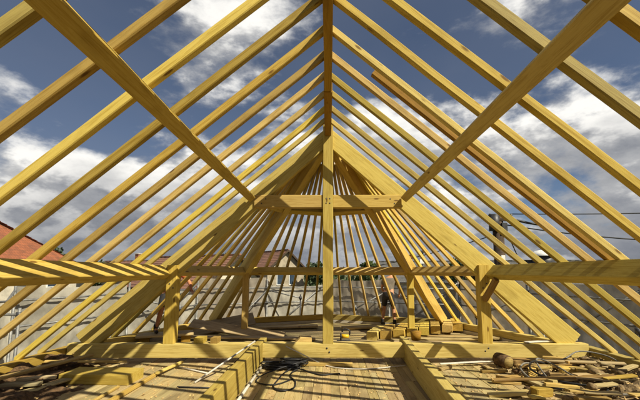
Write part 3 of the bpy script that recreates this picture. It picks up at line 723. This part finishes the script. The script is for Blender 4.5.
for i, (px_, py_) in enumerate(((-4.15, 8.16), (-3.35, 8.49))):
    thing(box('trestle_block', (px_, py_, (FL + .045 - 1.45) / 2), (.2, .3, -1.45 - FL - .045), 'brown', None, .39), ('wood block propping the outer end of the standing plank', 'wood block propping the inner end of the standing plank')[i], 'wood block')

# ------------------------------------------------------------------ houses
def house(name, label, cx, cy, rz, wd, ln, eave, ridge, roofm, wallm, hipped=False, wins=3, chim=True, skylight=False, oh=.5):
    h = empty(name, (cx, cy, GZ), label, 'house', rz=rz); Mx = worldm(h)
    def add(nm, V, Fc, mat, par, sm=False):
        o = meshobj(nm, V, Fc, mat); o.matrix_basis = Matrix.Identity(4)
        o.parent = par
        return o
    e = eave - GZ; r_ = ridge - GZ; a = wd / 2; b_ = ln / 2
    V = [(-a, -b_, 0), (a, -b_, 0), (a, b_, 0), (-a, b_, 0), (-a, -b_, e), (a, -b_, e), (a, b_, e), (-a, b_, e)]
    F4 = [(0, 1, 5, 4), (1, 2, 6, 5), (2, 3, 7, 6), (3, 0, 4, 7)]
    if not hipped: V += [(0, -b_, r_ - .1), (0, b_, r_ - .1)]; F4 += [(4, 5, 8), (6, 7, 9)]
    add('wall', V, F4, wallm, h)
    # roof: two slopes built of overlapping tile courses
    sl = math.hypot(a + oh, (r_ - e) * (a + oh) / a); nc = max(6, int(sl / .36)); ez = e - (r_ - e) * oh / a
    for s in (-1, 1):
        rf = add('roof', [(s * (a + oh), -b_ - oh, ez - .12), (s * (a + oh), b_ + oh, ez - .12), (0, b_ * (.1 if hipped else 1) + oh, r_ - .12), (0, -b_ * (.1 if hipped else 1) - oh, r_ - .12)], [(0, 1, 2, 3)], 'creosote', h)
        V = []; Fc = []
        for k_ in range(nc):
            f0, f1 = k_ / nc, (k_ + 1.12) / nc; f1 = min(f1, 1)
            hy0 = b_ + oh; q0 = s * (a + oh) * (1 - f0); q1 = s * (a + oh) * (1 - f1); z0 = ez + (r_ - ez) * f0 + .05; z1 = ez + (r_ - ez) * f1 + .005
            g0 = (f0 * b_ * .9 if hipped else 0); g1 = (f1 * b_ * .9 if hipped else 0)
            bI = len(V); V += [(q0, -hy0 + g0, z0), (q0, hy0 - g0, z0), (q1, hy0 - g1, z1), (q1, -hy0 + g1, z1), (q0, -hy0 + g0, z0 - .06), (q0, hy0 - g0, z0 - .06)]
            Fc += [(bI, bI + 1, bI + 2, bI + 3), (bI + 4, bI + 5, bI + 1, bI)]
        # local frame so the tile pattern lies in the slope
        sl_a = math.atan2(r_ - ez, a + oh)
        to = add('tile_courses', V, Fc, roofm, rf)
        me = to.data; mt = Matrix.Rotation(0, 4, 'X')
        B = Matrix(((0, -s, 0), (-s * math.cos(sl_a), 0, math.sin(sl_a)), (-s * math.sin(sl_a) * -1, 0, math.cos(sl_a)))).to_4x4()   # world->slope
        me.transform(B); to.matrix_basis = B.inverted()
        if not hipped: add('verge_board', *beamraw((s * (a + oh), -b_ - oh - .02, ez - .05), (0, -b_ - oh - .02, r_ - .05), .05, .22), 'creosote', rf)
        if skylight and s == skylight:
            q = add('skylight', *beamraw((s * (a * .55), -1.2, e + (r_ - e) * .47 + .12), (s * (a * .38), -1.2, e + (r_ - e) * .64 + .12), .9, .14), 'darksteel', rf)
            add('pane', *beamraw((s * (a * .54), -1.2, e + (r_ - e) * .48 + .2), (s * (a * .39), -1.2, e + (r_ - e) * .63 + .2), .75, .04), 'glass', q)
    if hipped:
        for s in (-1, 1):
            add('roof', [(-a - oh, s * (b_ + oh), ez), (a + oh, s * (b_ + oh), ez), (0, s * (b_ * .1), r_)], [(0, 1, 2)], roofm, h)
    add('ridge_tiles', *beamraw((0, -b_ - oh + (b_ * .9 if hipped else 0), r_ + .06), (0, b_ + oh - (b_ * .9 if hipped else 0), r_ + .06), .22, .14), roofm, h)
    for s in (-1, 1):
        for i in range(wins):
            yy = -b_ + ln * (i + 1) / (wins + 1)
            for z in (e - 1.5, e - 4.3):
                f = add('window', *boxraw((s * (a + .02), yy, z), (.1, 1.1, 1.4)), 'white', h); add('pane', *boxraw((s * (a + .06), yy, z), (.06, .9, 1.2)), 'glass', f)
        for i in range(2):
            xx = -a + wd * (i + 1) / 3
            for z in (e - 1.5, e - 4.3):
                f = add('window', *boxraw((xx, s * (b_ + .02), z), (1.1, .1, 1.4)), 'white', h); add('pane', *boxraw((xx, s * (b_ + .06), z), (.9, .06, 1.2)), 'glass', f)
    if chim:
        c_ = add('chimney', *boxraw((a * .3, b_ * .3, r_ + .1), (.6, .6, 1.8)), 'brick', h); add('chimney_cap', *boxraw((a * .3, b_ * .3, r_ + 1.05), (.75, .75, .1)), 'wallp', c_)
    return h
def boxraw(c, s): V, Fc = [], []; boxv(c, s, V, Fc); return V, Fc
def beamraw(p0, p1, wd, h):
    mm = basis(Vector(p0), Vector(p1), (0, .01, 1)); L = (Vector(p1) - Vector(p0)).length; V, Fc = boxraw((0, 0, 0), (L, wd, h)); return [mm @ Vector(v_) for v_ in V], Fc
house('tiled_house', 'house with large orange-red tiled hip roof at the far left', -30.6, 28.7, R(90), 9, 14, .9, 5.3, 'tile', 'wallp', hipped=True, skylight=-1)
house('gable_house', 'pale house with brown tiled gable roof seen left of the king post', -8.0, 50, R(38), 5.6, 8, .5, 2.9, 'tile2', 'duskwall', chim=False)
house('small_house', 'low house with reddish roof behind the left purlin', -24.5, 46, R(70), 8, 12, -.4, 1.4, 'tile2', 'wallp')
house('low_house', 'near low house with brown roof seen through the left jack rafters', -11.2, 30, R(60), 7, 9, -.9, 1.3, 'tile2', 'wallp', chim=False)
house('distant_house', 'distant grey roofed house behind the right hip rafters', 13, 48, R(80), 8, 11, -1.0, 1.4, 'slate', 'wallp')
house('flat_eaved_house', 'dark roofed house under the white dome on the right', 20, 33, R(85), 8, 10, -1.2, 1.0, 'slate', 'wallp', chim=False)
# white dome on the dark roof
dm = empty('white_dome', (19.6, 32.0, .8), 'white rounded dome rising above the right purlin on a dark roof', 'dome')
V = []; Fc = []
for i in range(9):
    t_ = i / 8 * math.pi / 2
    for k_ in range(24):
        p_ = k_ / 24 * 2 * math.pi; V.append((1.05 * math.cos(t_) * math.cos(p_), 1.05 * math.cos(t_) * math.sin(p_), .55 * math.sin(t_)))
for i in range(8):
    for k_ in range(24): Fc.append((i * 24 + k_, i * 24 + (k_ + 1) % 24, (i + 1) * 24 + (k_ + 1) % 24, (i + 1) * 24 + k_))
meshobj('dome_shell', V, Fc, 'white', dm, (19.6, 32, 1.45), True)
tube('dome_collar', [(19.6, 32, .2), (19.6, 32, 1.46)], .85, 'darksteel', dm, 20)
# utility pole with wires
up_ = empty('utility_pole', (7.35, 15, GZ), 'dark wooden utility pole with transformer gear above the right purlin', 'utility pole')
tube('pole', [(7.35, 15, GZ), (7.35, 15, -3), (7.34, 15, 2.45)], .27, 'creosote', up_, 12, r1=.22)
beam('cross_arm', (6.9, 14.82, 2.25), (7.9, 14.82, 2.2), .1, .12, up_, 'creosote')
tube('transformer', [(7.12, 14.86, 1.75), (7.12, 14.86, 2.45)], .22, 'darksteel', up_, 12)
for xx in (6.95, 7.3, 7.6, 7.85): tube('insulator', [(xx, 14.82, 2.3), (xx, 14.82, 2.48)], .05, 'darksteel', up_, 8)
box('fuse_box', (7.5, 14.8, 1.85), (.22, .18, .45), 'darksteel', up_)
box('meter_box', (7.36, 14.78, .55), (.16, .12, .3), 'white', up_)
def wire(name, a, b_, sag, r_, label):
    a = Vector(a); b_ = Vector(b_); pts = [a.lerp(b_, i / 24) - Vector((0, 0, sag * 4 * (i / 24) * (1 - i / 24))) for i in range(25)]
    return thing(tube(name, pts, r_, 'cable', None, 6), label, 'wire')
wire('overhead_wire', (7.85, 14.82, 2.47), (26, 11, 3.0), .35, .022, 'thin upper overhead wire running right from the utility pole')
wire('overhead_wire', (7.6, 14.82, 2.0), (24, 10.5, 1.9), .9, .026, 'lower sagging overhead wire running right from the utility pole')
wire('bundled_cable', (7.6, 14.82, 2.35), (9.3, 14.9, 2.0), .06, .05, 'thick bundled cable end hanging right of the pole top')
wire('guy_wire', (7.55, 14.9, 2.0), (10.4, 16.5, -3.2), .0, .022, 'steep guy wire descending right from the utility pole')
wire('service_wire', (7.2, 14.9, 1.6), (-2, 27, -.2), .4, .02, 'faint service wire descending left from the utility pole')
# second small pole behind the right hip rafters
lp = empty('street_lamp', (10.8, 40, GZ), 'distant street lamp with dark head seen between right jack rafters', 'street lamp')
tube('mast', [(10.8, 40, GZ), (10.8, 40, 2.2)], .09, 'darksteel', lp)
box('lamp_head', (10.6, 40, 2.3), (.8, .4, .25), 'darksteel', lp); box('number_plate', (10.75, 39.88, 1.2), (.6, .03, .5), 'white', lp)

# ------------------------------------------------------------------ trees
def tree(name, label, x, y, top, rad, seed, mat, cyp=False, nleaf=1500, sz=.3, group='trees beyond the scaffold'):
    rr = random.Random(seed); t_ = empty(name, (x, y, GZ), label, 'tree', group); H = top - GZ
    V = []; Fc = []; org = Vector((x, y, GZ))
    tube('trunk', [org, org + Vector((rr.uniform(-.2, .2), 0, H * .45)), org + Vector((rr.uniform(-.3, .3), 0, H * .8))], .05 * H * .5 + .05, 'creosote', t_, 8, r1=.05)
    trk = t_.children[0] if t_.children else None
    for k_ in range(6):
        a = rr.uniform(0, 6.28); z = H * rr.uniform(.4, .7); d = Vector((math.cos(a), math.sin(a), .7)) * rad * .7
        tube('limb', [org + Vector((0, 0, z)), org + Vector((0, 0, z)) + d * .5, org + Vector((0, 0, z + .2)) + d], .06, 'creosote', t_, 6, r1=.02)
    cl = []
    for k_ in range(26):
        a = rr.uniform(0, 6.28); q = rr.random() ** .5 * rad * (.75)
        zc = H * (rr.uniform(.42, .93)); 
        sh = math.sqrt(max(.05, 1 - ((zc / H - .66) / .34) ** 2))
        cl.append((Vector((math.cos(a) * q * sh, math.sin(a) * q * sh, zc)), rad * rr.uniform(.22, .42)))
    for k_ in range(nleaf):
        c_, rc = rr.choice(cl); d = Vector((rr.gauss(0, 1), rr.gauss(0, 1), rr.gauss(0, .8))).normalized() * rc * rr.uniform(.5, 1.05); p = c_ + d
        n1_ = Vector((rr.gauss(0, 1), rr.gauss(0, 1), rr.gauss(0, 1))).normalized(); n2_ = n1_.orthogonal().normalized(); n3_ = n1_.cross(n2_); s_ = sz * rr.uniform(.5, 1.2)
        bI = len(V); V += [p - n2_ * s_, p + n3_ * s_ * .5, p + n2_ * s_, p - n3_ * s_ * .5]; Fc.append((bI, bI + 1, bI + 2, bI + 3))
    meshobj('crown', V, Fc, mat, t_, org)
tree('garden_tree', 'small dark tree beside the orange-red tiled roof', -28.0, 36.5, 3.0, 1.3, 1, 'leaf2', nleaf=1400, sz=.25)
tree('garden_tree', 'broad green tree beyond the far plate, right of the king post', 5.4, 45, 1.7, 2.0, 2, 'leaf')
tree('garden_tree', 'round green tree beside the pale gable house', -1.5, 46, 1.7, 1.8, 3, 'leaf2')
tree('garden_tree', 'green tree between the low brown roof and the left hip rafter', -11.5, 41, 2.6, 1.9, 4, 'leaf')
tree('garden_tree', 'low tree behind the left purlin near the red roof', -25, 38, 1.6, 1.6, 5, 'leaf2')
tree('garden_tree', 'dark tree behind the right principal rafter', 16.5, 44, 2.0, 2.6, 6, 'leaf2')
tree('garden_tree', 'green tree right of the far worker, seen through the rafters', 8.3, 50, 1.8, 2.2, 7, 'leaf')
tl = random.Random(77); V = []; Fc = []
for k_ in range(9000):
    a = tl.uniform(-1.25, 1.25); d = tl.uniform(95, 130); x = math.sin(a) * d; y = math.cos(a) * d
    hmax = 9.0 + 2.2 * noise.noise(Vector((a * 9, 1, 1))) + 1.2 * noise.noise(Vector((a * 35, 4, 1)))
    p = Vector((x, y, GZ - .5 + hmax * tl.random() ** .6)); n1_ = Vector((tl.gauss(0, 1), tl.gauss(0, 1), tl.gauss(0, 1))).normalized(); n2_ = n1_.orthogonal().normalized(); n3_ = n1_.cross(n2_); s_ = tl.uniform(.5, 1.2)
    bI = len(V); V += [p - n2_ * s_, p + n3_ * s_ * .6, p + n2_ * s_, p - n3_ * s_ * .6]; Fc.append((bI, bI + 1, bI + 2, bI + 3))
tag(meshobj('woodland', V, Fc, 'leaf2'), 'distant dark green belt of trees along the horizon', 'woodland', kind='stuff')
